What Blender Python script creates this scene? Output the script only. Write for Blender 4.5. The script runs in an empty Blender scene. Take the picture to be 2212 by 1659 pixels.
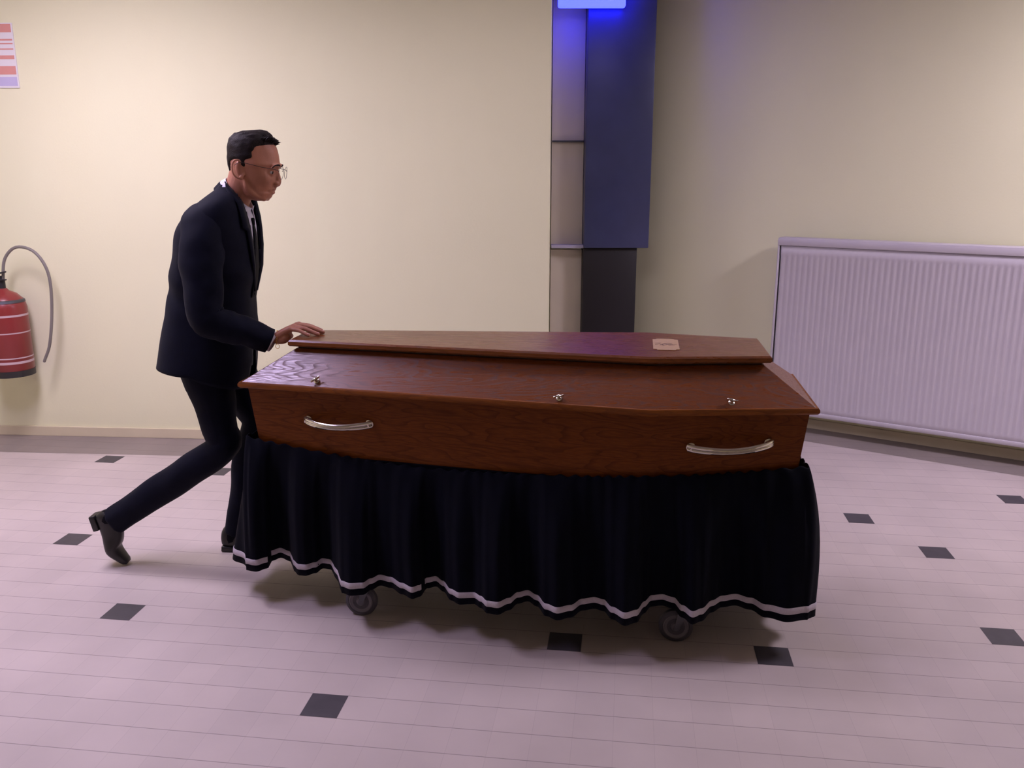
import bpy, bmesh, math, random
from mathutils import Vector, Matrix, noise
random.seed(7)
S = bpy.context.scene
COL = S.collection

# ------------------------------------------------------------------ camera
F, PIT, H = 1900.0, 0.24, 1.576          # focal length in px of a 2212 px wide frame, tilt down, height
cam_d = bpy.data.cameras.new('camera'); cam_d.sensor_width = 36; cam_d.lens = F / 2212 * 36
cam_d.clip_start = .05
cam = bpy.data.objects.new('camera', cam_d); COL.objects.link(cam)
cam.location = (0, 0, H); cam.rotation_euler = (math.pi / 2 - PIT, 0, 0)
S.camera = cam
S.view_settings.view_transform = 'Standard'; S.view_settings.look = 'None'
S.view_settings.gamma = 1; S.view_settings.use_curve_mapping = False
S.view_settings.exposure = 0.0

# ------------------------------------------------------------------ world and ceiling lamps
w = bpy.data.worlds.new('world'); S.world = w; w.use_nodes = True
w.node_tree.nodes['Background'].inputs[0].default_value = (.9, .86, 1, 1)
w.node_tree.nodes['Background'].inputs[1].default_value = 0.05
CEIL = 2.8
LAMP_COL = (1.0, .87, 1.12)
# x, y, size x, size y, emission strength
LAMPS = [(-2.25, 3.62, .6, .6, 43.0, LAMP_COL), (-2.15, 2.68, .6, .6, 25.0, (.95, .80, 1.32)), (-.05, 3.45, 1.4, .35, 7.5, LAMP_COL), (3.15, 3.20, .6, .6, 57.0, LAMP_COL)]


# ------------------------------------------------------------------ geometry of the view, used to place things where they stand
def ray(px, py):
    X = (px - 1106) / F; Y = -(py - 829.5) / F
    c, s = math.cos(PIT), math.sin(PIT)
    return Vector((X, c + Y * s, -s + Y * c))
def at_z(px, py, z):
    d = ray(px, py); return Vector((0, 0, H)) + d * ((z - H) / d.z)
def at_y(px, py, y):
    d = ray(px, py); return Vector((0, 0, H)) + d * (y / d.y)
def at_plane(px, py, p, n):
    d = ray(px, py); o = Vector((0, 0, H))
    return o + d * ((Vector(p) - o).dot(Vector(n)) / d.dot(Vector(n)))
def proj(v):
    c, s = math.cos(PIT), math.sin(PIT)
    z = v[2] - H; d = v[1] * c - z * s; u = v[1] * s + z * c
    return 1106 + F * v[0] / d, 829.5 - F * u / d


# ------------------------------------------------------------------ materials
def mat(name, col, rough=.6, metal=0, spec=.5, sheen=0, coat=0, emis=None, estr=0, var=0, vscale=8, bump=0, bscale=60):
    m = bpy.data.materials.new(name); m.use_nodes = True
    nt = m.node_tree; b = nt.nodes['Principled BSDF']
    b.inputs['Base Color'].default_value = (*col, 1)
    b.inputs['Roughness'].default_value = rough; b.inputs['Metallic'].default_value = metal
    b.inputs['Specular IOR Level'].default_value = spec
    b.inputs['Sheen Weight'].default_value = sheen
    b.inputs['Coat Weight'].default_value = coat; b.inputs['Coat Roughness'].default_value = .2
    if emis: b.inputs['Emission Color'].default_value = (*emis, 1); b.inputs['Emission Strength'].default_value = estr
    tc = nt.nodes.new('ShaderNodeTexCoord')
    if var:
        n = nt.nodes.new('ShaderNodeTexNoise'); n.inputs['Scale'].default_value = vscale; n.inputs['Detail'].default_value = 5
        nt.links.new(tc.outputs['Object'], n.inputs['Vector'])
        r = nt.nodes.new('ShaderNodeMapRange'); r.inputs[1].default_value = .3; r.inputs[2].default_value = .7
        r.inputs[3].default_value = 1 - var; r.inputs[4].default_value = 1 + var
        nt.links.new(n.outputs['Fac'], r.inputs[0])
        mx = nt.nodes.new('ShaderNodeVectorMath'); mx.operation = 'SCALE'
        mx.inputs[0].default_value = col; nt.links.new(r.outputs[0], mx.inputs['Scale'])
        nt.links.new(mx.outputs[0], b.inputs['Base Color'])
    if bump:
        n = nt.nodes.new('ShaderNodeTexNoise'); n.inputs['Scale'].default_value = bscale; n.inputs['Detail'].default_value = 4
        nt.links.new(tc.outputs['Object'], n.inputs['Vector'])
        bp = nt.nodes.new('ShaderNodeBump'); bp.inputs['Strength'].default_value = bump; bp.inputs['Distance'].default_value = .004
        nt.links.new(n.outputs['Fac'], bp.inputs['Height']); nt.links.new(bp.outputs[0], b.inputs['Normal'])
    return m

def wood(name, light, dark, cath=1.0, off=0.0, spec=.3, r0=.62, r1=.38, bump=.3):
    """oak veneer: long wavy figure along the object's x axis plus fine pores"""
    m = bpy.data.materials.new(name); m.use_nodes = True
    nt = m.node_tree; L = nt.links.new; b = nt.nodes['Principled BSDF']
    tc = nt.nodes.new('ShaderNodeTexCoord')
    mp = nt.nodes.new('ShaderNodeMapping'); mp.inputs['Scale'].default_value = (.5, 6.5, 6.5); mp.inputs['Location'].default_value = (off, off * 2, 0)
    L(tc.outputs['Object'], mp.inputs['Vector'])
    n0 = nt.nodes.new('ShaderNodeTexNoise'); n0.inputs['Scale'].default_value = 1.5; n0.inputs['Detail'].default_value = 2
    L(mp.outputs[0], n0.inputs['Vector'])
    rings = nt.nodes.new('ShaderNodeMath'); rings.operation = 'MULTIPLY'; rings.inputs[1].default_value = 19 * cath
    L(n0.outputs['Fac'], rings.inputs[0])
    fr = nt.nodes.new('ShaderNodeMath'); fr.operation = 'FRACT'; L(rings.outputs[0], fr.inputs[0])
    rmp = nt.nodes.new('ShaderNodeValToRGB')
    rmp.color_ramp.elements[0].position = .0; rmp.color_ramp.elements[0].color = (0, 0, 0, 1)
    rmp.color_ramp.elements[1].position = .35; rmp.color_ramp.elements[1].color = (1, 1, 1, 1)
    e = rmp.color_ramp.elements.new(.95); e.color = (1, 1, 1, 1)
    e = rmp.color_ramp.elements.new(1); e.color = (0, 0, 0, 1)
    L(fr.outputs[0], rmp.inputs[0])
    mp2 = nt.nodes.new('ShaderNodeMapping'); mp2.inputs['Scale'].default_value = (7, 150, 150)
    L(tc.outputs['Object'], mp2.inputs['Vector'])
    n1 = nt.nodes.new('ShaderNodeTexNoise'); n1.inputs['Scale'].default_value = 1.4; n1.inputs['Detail'].default_value = 3
    L(mp2.outputs[0], n1.inputs['Vector'])
    s1 = nt.nodes.new('ShaderNodeMapRange'); s1.inputs[1].default_value = .35; s1.inputs[2].default_value = .65; s1.inputs[3].default_value = .55; s1.inputs[4].default_value = 1
    L(n1.outputs['Fac'], s1.inputs[0])
    mul = nt.nodes.new('ShaderNodeMath'); mul.operation = 'MULTIPLY'; L(s1.outputs[0], mul.inputs[0])
    mr = nt.nodes.new('ShaderNodeMapRange'); mr.inputs[3].default_value = .35; mr.inputs[4].default_value = 1
    L(rmp.outputs[0], mr.inputs[0]); L(mr.outputs[0], mul.inputs[1])
    cm = nt.nodes.new('ShaderNodeMix'); cm.data_type = 'RGBA'
    cm.inputs[6].default_value = (*dark, 1); cm.inputs[7].default_value = (*light, 1)
    L(mul.outputs[0], cm.inputs[0]); L(cm.outputs[2], b.inputs['Base Color'])
    rr = nt.nodes.new('ShaderNodeMapRange'); rr.inputs[3].default_value = r0; rr.inputs[4].default_value = r1
    L(mul.outputs[0], rr.inputs[0]); L(rr.outputs[0], b.inputs['Roughness'])
    bp = nt.nodes.new('ShaderNodeBump'); bp.inputs['Strength'].default_value = bump; bp.inputs['Distance'].default_value = .0008
    L(mul.outputs[0], bp.inputs['Height']); L(bp.outputs[0], b.inputs['Normal'])
    b.inputs['Specular IOR Level'].default_value = spec
    return m

M = {}
M['wall'] = mat('cream_wall_paint', (.81, .79, .53), .75, var=.02, vscale=1.2, bump=.12, bscale=90)
M['ceiling'] = mat('ceiling_paint', (.42, .39, .36), .9, var=.02)
M['skirting'] = mat('skirting_paint', (.66, .58, .40), .5, var=.03)
M['wood'] = wood('oak_veneer', (.160, .041, .0030), (.070, .015, .0012), spec=.15)
M['wood_lid'] = wood('oak_veneer_lid', (.200, .048, .0040), (.070, .014, .0016), 1.7, .6, spec=.75, r0=.6, r1=.26, bump=.10)
M['wood_top'] = wood('oak_veneer_top', (.170, .045, .006), (.085, .020, .003), .7, 3.1, spec=.9, r0=.36, r1=.26, bump=.06)
M['wood_edge'] = wood('oak_edge', (.23, .066, .008), (.12, .032, .004), .8, 1.3)
M['gap'] = mat('dark_joint', (.03, .012, .005), .7, var=.1)
M['velvet'] = mat('navy_velvet', (.0008, .0012, .0055), .8, spec=.10, sheen=.015, var=.2, vscale=30)
M['braid'] = mat('white_braid', (.50, .45, .50), .8, var=.06, vscale=200, bump=.3, bscale=400)
M['suit'] = mat('navy_suit_cloth', (.0014, .0020, .0095), .75, spec=.12, sheen=.02, var=.15, vscale=40, bump=.15, bscale=300)
M['tie'] = mat('black_tie_silk', (.003, .003, .007), .6, spec=.08, var=.1)
M['shirt'] = mat('white_shirt_cotton', (.68, .66, .76), .75, var=.03, vscale=30)
M['skin'] = mat('skin', (.40, .165, .095), .5, var=.06, vscale=25, bump=.08, bscale=200)
M['skin'].node_tree.nodes['Principled BSDF'].inputs['Subsurface Weight'].default_value = .08
M['skin'].node_tree.nodes['Principled BSDF'].inputs['Subsurface Radius'].default_value = (.01, .004, .002)
M['lip'] = mat('lip', (.36, .12, .10), .45, var=.05)
M['nail'] = mat('nail', (.62, .32, .28), .3, var=.02)
M['hair'] = mat('dark_brown_hair', (.012, .0075, .006), .6, spec=.15, var=.3, vscale=120, bump=.5, bscale=260)
M['eye'] = mat('eye_white', (.42, .38, .36), .2, var=.01)
M['iris'] = mat('iris', (.05, .03, .02), .2, var=.05)
M['glassframe'] = mat('dark_metal_wire', (.05, .04, .04), .35, metal=.8, var=.05)
M['gold'] = mat('gold', (.85, .55, .16), .28, metal=1, var=.05)
M['shoe'] = mat('black_leather', (.010, .009, .010), .35, var=.2)
M['chrome'] = mat('brushed_chrome', (.72, .68, .60), .22, metal=1, var=.05, vscale=60)
M['steel'] = mat('dark_steel', (.10, .10, .11), .4, metal=.7, var=.1)
M['rubber'] = mat('grey_rubber', (.055, .050, .060), .55, var=.1)
M['hub'] = mat('wheel_hub', (.13, .115, .13), .4, var=.1)
M['plaque'] = mat('brass_plaque', (.50, .33, .17), .5, metal=.2, var=.05, vscale=60)
M['engrave'] = mat('engraving', (.12, .07, .04), .6, var=.1)
M['radiator'] = mat('white_radiator_enamel', (.55, .505, .55), .42, var=.015)
M['cab_grey'] = mat('grey_enamel', (.78, .70, .58), .5, var=.03, vscale=4)
M['cab_blue'] = mat('blue_enamel', (.05, .06, .15), .35, var=.12, vscale=5)
M['cab_dark'] = mat('black_enamel', (.012, .010, .014), .5, var=.1)
M['ledge'] = mat('pale_ledge', (.55, .52, .66), .4, var=.03)
M['red'] = mat('extinguisher_red', (.24, .028, .026), .35, coat=.2, var=.05)
M['label'] = mat('pale_label', (.55, .40, .42), .5, var=.05)
M['blackp'] = mat('black_plastic', (.02, .018, .018), .5, var=.1)
M['greyp'] = mat('grey_hose', (.20, .18, .16), .5, var=.1)
M['paper'] = mat('sign_white', (.76, .72, .74), .6, var=.02)
M['signred'] = mat('sign_red', (.66, .29, .25), .6, var=.04)
M['signblue'] = mat('sign_blue', (.52, .47, .68), .6, var=.04)
M['bluelamp'] = mat('blue_tube_glow', (.2, .2, .9), .5, emis=(.010, .014, 1.0), estr=18.0, var=.01)
M['diffuser'] = None

def floor_material(name, c1, c2, joint):
    m = bpy.data.materials.new(name); m.use_nodes = True
    nt = m.node_tree; L = nt.links.new; b = nt.nodes['Principled BSDF']
    tc = nt.nodes.new('ShaderNodeTexCoord')
    sep = nt.nodes.new('ShaderNodeSeparateXYZ'); L(tc.outputs['Object'], sep.inputs[0])
    def nd(op, a, b=None):
        q = nt.nodes.new('ShaderNodeMath'); q.operation = op
        if isinstance(a, (int, float)): q.inputs[0].default_value = a
        else: L(a, q.inputs[0])
        if b is not None:
            if isinstance(b, (int, float)): q.inputs[1].default_value = b
            else: L(b, q.inputs[1])
        return q.outputs[0]
    def line(axis, halfw):      # 1 on a joint, 0 on a tile
        r = nt.nodes.new('ShaderNodeMapRange')
        r.inputs[1].default_value = halfw * .6; r.inputs[2].default_value = halfw * 1.4; r.inputs[3].default_value = 1; r.inputs[4].default_value = 0
        m_ = nd('ABSOLUTE', nd('SUBTRACT', nd('MODULO', nd('ADD', axis, TS * 200.5), TS), TS / 2)); L(m_, r.inputs[0]); return r.outputs[0]
    rows_ = line(sep.outputs['Y'], .0013); cols_ = nd('MULTIPLY', line(sep.outputs['X'], .0009), .13)
    jf = nd('MAXIMUM', nd('MULTIPLY', rows_, .6), cols_)
    # one slightly different tone for each tile
    cell = nt.nodes.new('ShaderNodeTexWhiteNoise'); cell.noise_dimensions = '2D'
    fl_ = nt.nodes.new('ShaderNodeVectorMath'); fl_.operation = 'FLOOR'
    sc_ = nt.nodes.new('ShaderNodeVectorMath'); sc_.operation = 'SCALE'; sc_.inputs['Scale'].default_value = 1 / TS
    L(tc.outputs['Object'], sc_.inputs[0]); L(sc_.outputs[0], fl_.inputs[0]); L(fl_.outputs[0], cell.inputs['Vector'])
    m1 = nt.nodes.new('ShaderNodeMix'); m1.data_type = 'RGBA'; m1.inputs[6].default_value = (*c1, 1); m1.inputs[7].default_value = (*c2, 1); L(cell.outputs['Value'], m1.inputs[0])
    m2 = nt.nodes.new('ShaderNodeMix'); m2.data_type = 'RGBA'; m2.inputs[7].default_value = (*joint, 1); L(jf, m2.inputs[0]); L(m1.outputs[2], m2.inputs[6])
    n = nt.nodes.new('ShaderNodeTexNoise'); n.inputs['Scale'].default_value = 3; n.inputs['Detail'].default_value = 6
    L(tc.outputs['Object'], n.inputs['Vector'])
    r = nt.nodes.new('ShaderNodeMapRange'); r.inputs[1].default_value = .3; r.inputs[2].default_value = .7; r.inputs[3].default_value = .93; r.inputs[4].default_value = 1.07
    L(n.outputs['Fac'], r.inputs[0])
    vm = nt.nodes.new('ShaderNodeVectorMath'); vm.operation = 'SCALE'; L(m2.outputs[2], vm.inputs[0]); L(r.outputs[0], vm.inputs['Scale'])
    L(vm.outputs[0], b.inputs['Base Color'])
    b.inputs['Roughness'].default_value = .55; b.inputs['Specular IOR Level'].default_value = .35
    return m


# ------------------------------------------------------------------ mesh helpers (all vertices are given in world space)
class Root:
    """keeps the matrix of a top-level object so that children can be given in world space"""
    def __init__(self, o, mtx): self.o = o; self.m = mtx; self.inv = mtx.inverted()

def finish(name, bm, materials, parent=None, root=None, smooth=True, mtx=None, angle=None):
    """one mesh object; parent may be an object, root gives the space"""
    me = bpy.data.meshes.new(name)
    if root: bm.transform(root.inv)
    elif mtx: bm.transform(mtx.inverted())
    bmesh.ops.recalc_face_normals(bm, faces=bm.faces)
    bm.to_mesh(me); bm.free()
    if not isinstance(materials, (list, tuple)): materials = [materials]
    for m in materials: me.materials.append(m)
    if smooth:
        me.shade_smooth()
        if angle is not None:
            me.set_sharp_from_angle(angle=math.radians(angle))
    o = bpy.data.objects.new(name, me); COL.objects.link(o)
    if parent is not None: o.parent = parent
    elif mtx: o.matrix_world = mtx
    return o

def empty(name, mtx):
    o = bpy.data.objects.new(name, None); COL.objects.link(o); o.matrix_world = mtx; o.empty_display_size = .1
    return Root(o, mtx)

def tag(o, label=None, cat=None, group=None, kind=None):
    if label: o['label'] = label
    if cat: o['category'] = cat
    if group: o['group'] = group
    if kind: o['kind'] = kind

def box(bm, c, half, X=(1, 0, 0), Y=(0, 1, 0), Z=(0, 0, 1), mi=0, bevel=0):
    c = Vector(c); X, Y, Z = Vector(X), Vector(Y), Vector(Z)
    b2 = bmesh.new() if bevel else bm
    vs = [b2.verts.new(c + X * half[0] * a + Y * half[1] * b + Z * half[2] * d) for a in (-1, 1) for b in (-1, 1) for d in (-1, 1)]
    fs = []
    for q in ((0, 1, 3, 2), (4, 6, 7, 5), (0, 4, 5, 1), (2, 3, 7, 6), (0, 2, 6, 4), (1, 5, 7, 3)):
        f = b2.faces.new([vs[i] for i in q]); f.material_index = mi; fs.append(f)
    if bevel:
        bmesh.ops.bevel(b2, geom=b2.edges[:], offset=bevel, segments=2, affect='EDGES', profile=.5)
        join(bm, b2, mi)

def join(bm, b2, mi=None):
    mp = {}
    for v in b2.verts: mp[v] = bm.verts.new(v.co)
    for f in b2.faces:
        try:
            g = bm.faces.new([mp[v] for v in f.verts]); g.material_index = f.material_index if mi is None else mi
        except ValueError: pass
    b2.free()

def loft(bm, rings, cap=True, closed=True, mi=0):
    R = [[bm.verts.new(p) for p in r] for r in rings]
    n = len(R[0])
    for i in range(len(R) - 1):
        for j in range(n if closed else n - 1):
            k = (j + 1) % n
            f = bm.faces.new((R[i][j], R[i][k], R[i + 1][k], R[i + 1][j])); f.material_index = mi
    if cap:
        for r in (R[0], R[-1]):
            c = bm.verts.new(sum((v.co for v in r), Vector()) / n)
            for j in range(n):
                f = bm.faces.new((r[j], r[(j + 1) % n], c)); f.material_index = mi
    return R

def cr(a, b, c, d, t):
    return .5 * ((2 * b) + (c - a) * t + (2 * a - 5 * b + 4 * c - d) * t * t + (3 * b - a - 3 * c + d) * t ** 3)

def spline(pts, sub):
    """Catmull-Rom through a list of vectors or tuples of numbers"""
    P = [Vector(p) for p in pts]; P = [P[0] * 2 - P[1]] + P + [P[-1] * 2 - P[-2]]
    out = []
    for i in range(1, len(P) - 2):
        for k in range(sub): out.append(cr(P[i - 1], P[i], P[i + 1], P[i + 2], k / sub))
    out.append(P[-2]); return out

def nspline(vals, sub):
    return [v.x for v in spline([(v, 0, 0) for v in vals], sub)]

def limb(bm, pts, radii, n=18, sub=5, ref=(0, 1, 0), cap=True, rounded=True, mi=0, wob=0):
    """tube along pts; radii = number or (along ref, across)"""
    rr = [(r, r) if not isinstance(r, (tuple, list)) else r for r in radii]
    P = spline(pts, sub); A = nspline([r[0] for r in rr], sub); B = nspline([r[1] for r in rr], sub)
    ref = Vector(ref); rings = []
    for i, p in enumerate(P):
        t = (P[min(i + 1, len(P) - 1)] - P[max(i - 1, 0)]).normalized()
        s = (ref - t * ref.dot(t)).normalized(); u = t.cross(s)
        ring = []
        for j in range(n):
            a = 2 * math.pi * j / n
            k = 1 + (wob * noise.noise(Vector((math.cos(a) * 1.3, math.sin(a) * 1.3, i * .35)) + p * 3) if wob else 0)
            ring.append(p + s * A[i] * math.cos(a) * k + u * B[i] * math.sin(a) * k)
        rings.append(ring)
    if rounded:
        def dome(ring, p, t, r):
            out = []
            for q in (.5, .85):
                out.append([p + (v - p) * math.sqrt(1 - q * q) + t * r * q for v in ring])
            return out
        t0 = (P[0] - P[1]).normalized(); t1 = (P[-1] - P[-2]).normalized()
        d0 = dome(rings[0], P[0], t0, min(A[0], B[0])); d1 = dome(rings[-1], P[-1], t1, min(A[-1], B[-1]))
        rings = d0[::-1] + rings + d1
    return loft(bm, rings, cap, mi=mi)

def ball(bm, c, r, seg=16, rings=10, mi=0, rot=None):
    c = Vector(c); r = (r, r, r) if not isinstance(r, (tuple, list)) else r
    rs = []
    for i in range(1, rings):
        th = math.pi * i / rings
        ring = []
        for j in range(seg):
            a = 2 * math.pi * j / seg
            v = Vector((r[0] * math.sin(th) * math.cos(a), r[1] * math.sin(th) * math.sin(a), r[2] * math.cos(th)))
            if rot: v = rot @ v
            ring.append(c + v)
        rs.append(ring)
    loft(bm, rs, True, mi=mi)

def lathe(bm, c, axis, prof, n=28, mi=0):
    """prof: list of (distance along axis, radius)"""
    c, ax = Vector(c), Vector(axis).normalized()
    s = ax.orthogonal().normalized(); u = ax.cross(s)
    loft(bm, [[c + ax * h + (s * math.cos(2 * math.pi * j / n) + u * math.sin(2 * math.pi * j / n)) * max(r, 1e-4) for j in range(n)] for h, r in prof], True, mi=mi)

def prism(bm, poly, z0, z1, mi=0, inset1=0):
    """vertical prism of a plan polygon"""
    loft(bm, [[Vector((p[0], p[1], z0)) for p in poly], [Vector((p[0], p[1], z1)) for p in poly]], True, mi=mi)


# ------------------------------------------------------------------ the setting
ANG = math.atan2(-.0683, .9977) - .062        # direction of the floor joints
TS = .1157
FM = Matrix.Rotation(ANG, 4, 'Z')
fu = Vector((math.cos(ANG), math.sin(ANG), 0)); fv = Vector((-math.sin(ANG), math.cos(ANG), 0))
v0 = Vector((-.174, 2.825, 0)).dot(fv)         # a joint runs here
FM = Matrix.Translation(fv * v0) @ FM
FI = FM.inverted()
M['floor'] = floor_material('floor_tiles', (.525, .450, .415), (.500, .430, .398), (.10, .08, .075))
M['floor_dark'] = mat('dark_insert_tile', (.055, .048, .055), .5, var=.15, vscale=20)
M['floor_band'] = floor_material('darker_floor_band', (.27, .225, .20), (.25, .21, .19), (.10, .08, .075))  # same floor pattern in a darker tone, along the foot of both walls

bl = Vector((-3.129, 5.149, 0)); bd = Vector((.9977, -.0683, 0)).normalized()    # long cream wall
br_ = Vector((1.896, 5.267, 0)); rd = Vector((.838, -.546, 0)).normalized()       # wall with the radiator
bn = Vector((bd.y, -bd.x, 0)); rn = Vector((rd.y, -rd.x, 0))                      # both point into the room
bend = at_plane(1183, 900, bl, bn); bend.z = 0
rend = at_plane(1340, 900, br_, rn); rend.z = 0

bm = bmesh.new()
box(bm, (0.6, 3.3, -.06), (6.4, 6.3, .06))
tiles = [(215, 994), (145, 1168), (290, 1322), (728, 1521), (480, 1018), (1240, 1381), (1640, 1411), (1838, 1120), (2047, 1195), (2160, 1075), (2180, 1370)]
for px, py in tiles:
    p = FI @ at_z(px, py, 0)
    a, b = (math.floor(p.x / TS) + .5) * TS, (math.floor(p.y / TS) + .5) * TS
    q = FM @ Vector((a, b, 0)); h = TS / 2 - .0012
    box(bm, (q.x, q.y, .0002), (h, h, .0006), X=fu, Y=fv, mi=1)
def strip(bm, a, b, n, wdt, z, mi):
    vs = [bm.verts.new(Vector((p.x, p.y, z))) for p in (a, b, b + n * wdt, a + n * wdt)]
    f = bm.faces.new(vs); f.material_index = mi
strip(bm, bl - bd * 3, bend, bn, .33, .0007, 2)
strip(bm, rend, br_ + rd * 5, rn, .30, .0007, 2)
fl = finish('floor', bm, [M['floor'], M['floor_dark'], M['floor_band']], mtx=FM, smooth=False)
tag(fl, kind='structure')

def wall(name, a, b, n, z0=0, z1=CEIL, th=.12, m=None):
    """wall face runs from a to b; n points into the room"""
    bm = bmesh.new(); a = Vector((a[0], a[1], 0)); b = Vector((b[0], b[1], 0)); n = Vector((n[0], n[1], 0)).normalized()
    d = (b - a); L = d.length; d.normalize()
    c = (a + b) / 2 - n * th / 2; c.z = (z0 + z1) / 2
    box(bm, c, (L / 2, th / 2, (z1 - z0) / 2), X=d, Y=n)
    o = finish(name, bm, m or M['wall'], mtx=Matrix.Translation((c.x, c.y, 0)), smooth=False); tag(o, kind='structure'); return o
XL, XR, YB = -4.2, 5.2, -2.4
aL = bl + bd * ((XL - bl.x) / bd.x); aR = br_ + rd * ((XR - br_.x) / rd.x)
wall('wall_back', aL, bend, bn)
YR = rend.y + .25
wall('wall_return', bend - bn * .12 , (bend.x + .02, YR + .1), (1, 0))
wall('wall_recess', (bend.x - .3, YR), (rend.x + .6, YR), (0, -1))
wall('wall_right', rend, aR, rn)
wall('wall_left', (XL, YB), (XL, aL.y), (1, 0))
wall('wall_far_right', (XR, YB), (XR, aR.y), (-1, 0))
wall('wall_front', (XL, YB), (XR, YB), (0, 1))
bm = bmesh.new(); box(bm, (.5, 2.1, CEIL + .05), (5.0, 4.7, .05))
tag(finish('ceiling', bm, M['ceiling'], smooth=False), kind='structure')
# low skirting board on both walls
for nm, a, b, n in (('baseboard_back', aL, bend, bn), ('baseboard_right', rend, aR, rn)):
    d = (b - a); L = d.length; d.normalize(); c = (a + b) / 2 + n * .006; c.z = .03
    bm = bmesh.new(); box(bm, c, (L / 2, .006, .03), X=d, Y=n, bevel=.003)
    tag(finish(nm, bm, M['skirting'], smooth=False), kind='structure')

# ceiling lamps: square recessed panels
for i, (x, y, sx, sy, e, lc) in enumerate(LAMPS):
    r = empty('ceiling_lamp', Matrix.Translation((x, y, CEIL)))
    tag(r.o, ['square ceiling lamp over the long cream wall at left', 'square ceiling lamp behind the walking person', 'long narrow ceiling lamp above the coffin', 'square ceiling lamp near the radiator wall'][i], 'lamp')
    m = mat('lamp_diffuser_' + 'abcd'[i], (.8, .8, .8), .5, emis=lc, estr=e)
    bm = bmesh.new(); box(bm, (x, y, CEIL - .012), (sx / 2, sy / 2, .004)); finish('diffuser', bm, m, r.o, r, smooth=False)
    bm = bmesh.new()
    for s in (-1, 1):
        box(bm, (x + s * (sx / 2 + .015), y, CEIL - .012), (.015, sy / 2 + .03, .012)); box(bm, (x, y + s * (sy / 2 + .015), CEIL - .012), (sx / 2, .015, .012))
    finish('frame', bm, M['paper'], r.o, r, smooth=False)

# ------------------------------------------------------------------ coffin
CO = Vector((.0364, 3.0732, 0)); TH = -.1382
CM = Matrix.Translation(CO) @ Matrix.Rotation(TH, 4, 'Z'); CI = CM.inverted()
def L2(v): q = CI @ Vector(v); return Vector((q.x, q.y))
def W3(p, z): q = CM @ Vector((p[0], p[1], 0)); return Vector((q.x, q.y, z))
ZR, ZL, ZB = .827, .972, .572
def hexa(px3, z, wmin=0):
    n = [L2(at_z(px, py, z)) for px, py in px3]
    return [n[0], n[1], n[2], Vector((n[2].x, -n[2].y)), Vector((n[1].x, -n[1].y)), Vector((n[0].x, -n[0].y))]
def offset(poly, d):
    """move each side of a convex polygon outward by d"""
    n = len(poly); out = []
    for i in range(n):
        a, b, c = poly[i - 1], poly[i], poly[(i + 1) % n]
        e1 = (b - a).normalized(); e2 = (c - b).normalized()
        n1 = Vector((e1.y, -e1.x)); n2 = Vector((e2.y, -e2.x))
        k = d / max(.2, 1 + n1.dot(n2)); out.append(b + (n1 + n2) * k)
    return out
rim = hexa([(513, 831), (1405, 893), (1772, 889)], ZR)
lid = hexa([(622, 741), (1405, 779), (1668, 777)], ZL)
print('rim', [tuple(round(c, 3) for c in p) for p in rim]); print('lid', [tuple(round(c, 3) for c in p) for p in lid])
lid[3].x -= .004
body_top = offset(rim, -.026); body_bot = offset(rim, -.050)
CR = empty('coffin', CM)
tag(CR.o, 'varnished oak coffin with sloping lid and chrome handles on a draped trolley', 'coffin')
def poly_loft(bm, levels, cap=True):
    loft(bm, [[W3(p, z) for p in poly] for poly, z in levels], cap)
bm = bmesh.new()
poly_loft(bm, [(body_bot, ZB), (body_bot, ZB + .002), (body_top, ZR - .010)])
bmesh.ops.bevel(bm, geom=[e for e in bm.edges if abs(e.verts[0].co.z - e.verts[1].co.z) > .1], offset=.004, segments=2, affect='EDGES')
cb = finish('body', bm, M['wood'], CR.o, CR, smooth=True, angle=30)
bm = bmesh.new()
poly_loft(bm, [(offset(rim, -.03), ZR - .012), (offset(rim, -.006), ZR - .012), (rim, ZR - .006), (rim, ZR + .003), (offset(rim, -.004), ZR + .009), (offset(rim, -.03), ZR + .011)])
cr_ = finish('rim', bm, M['wood_edge'], CR.o, CR, angle=40)
top_in = offset(lid, -.022)
bm = bmesh.new()
poly_loft(bm, [(offset(rim, -.009), ZR + .008), (top_in, ZL - .022)])
bmesh.ops.bevel(bm, geom=[e for e in bm.edges if abs(e.verts[0].co.z - e.verts[1].co.z) > .1], offset=.0015, segments=1, affect='EDGES')
cl = finish('sloping_lid', bm, M['wood_lid'], CR.o, CR, angle=20)
bm = bmesh.new(); poly_loft(bm, [(offset(lid, -.028), ZL - .024), (offset(lid, -.028), ZL - .010)])
finish('lid_joint', bm, M['gap'], CR.o, CR, smooth=False)
bm = bmesh.new()
poly_loft(bm, [(offset(lid, -.03), ZL - .013), (offset(lid, -.004), ZL - .012), (lid, ZL - .007), (lid, ZL + .005), (offset(lid, -.006), ZL + .011)])
cap_top = finish('top_panel', bm, M['wood_top'], CR.o, CR, angle=35)
ZT = ZL + .011
bm = bmesh.new()
poly_loft(bm, [(offset(lid, .0006), ZL - .0065), (offset(lid, .0006), ZL + .0045)])
finish('panel_edging', bm, M['wood_edge'], cap_top, CR, smooth=False)

# planes of the two near faces of the body
def face_plane(i, zt, zb, pt, pb):
    a, b, c = W3(pt[i], zt), W3(pt[i + 1], zt), W3(pb[i], zb)
    n = (b - a).cross(c - a).normalized()
    if n.y > 0: n = -n
    return a, n
fp0 = face_plane(0, ZR - .01, ZB, body_top, body_bot); fp1 = face_plane(1, ZR - .01, ZB, body_top, body_bot)
sp0 = face_plane(0, ZR + .008, ZL - .022, offset(rim, -.009), top_in); sp1 = face_plane(1, ZR + .008, ZL - .022, offset(rim, -.009), top_in)

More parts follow.
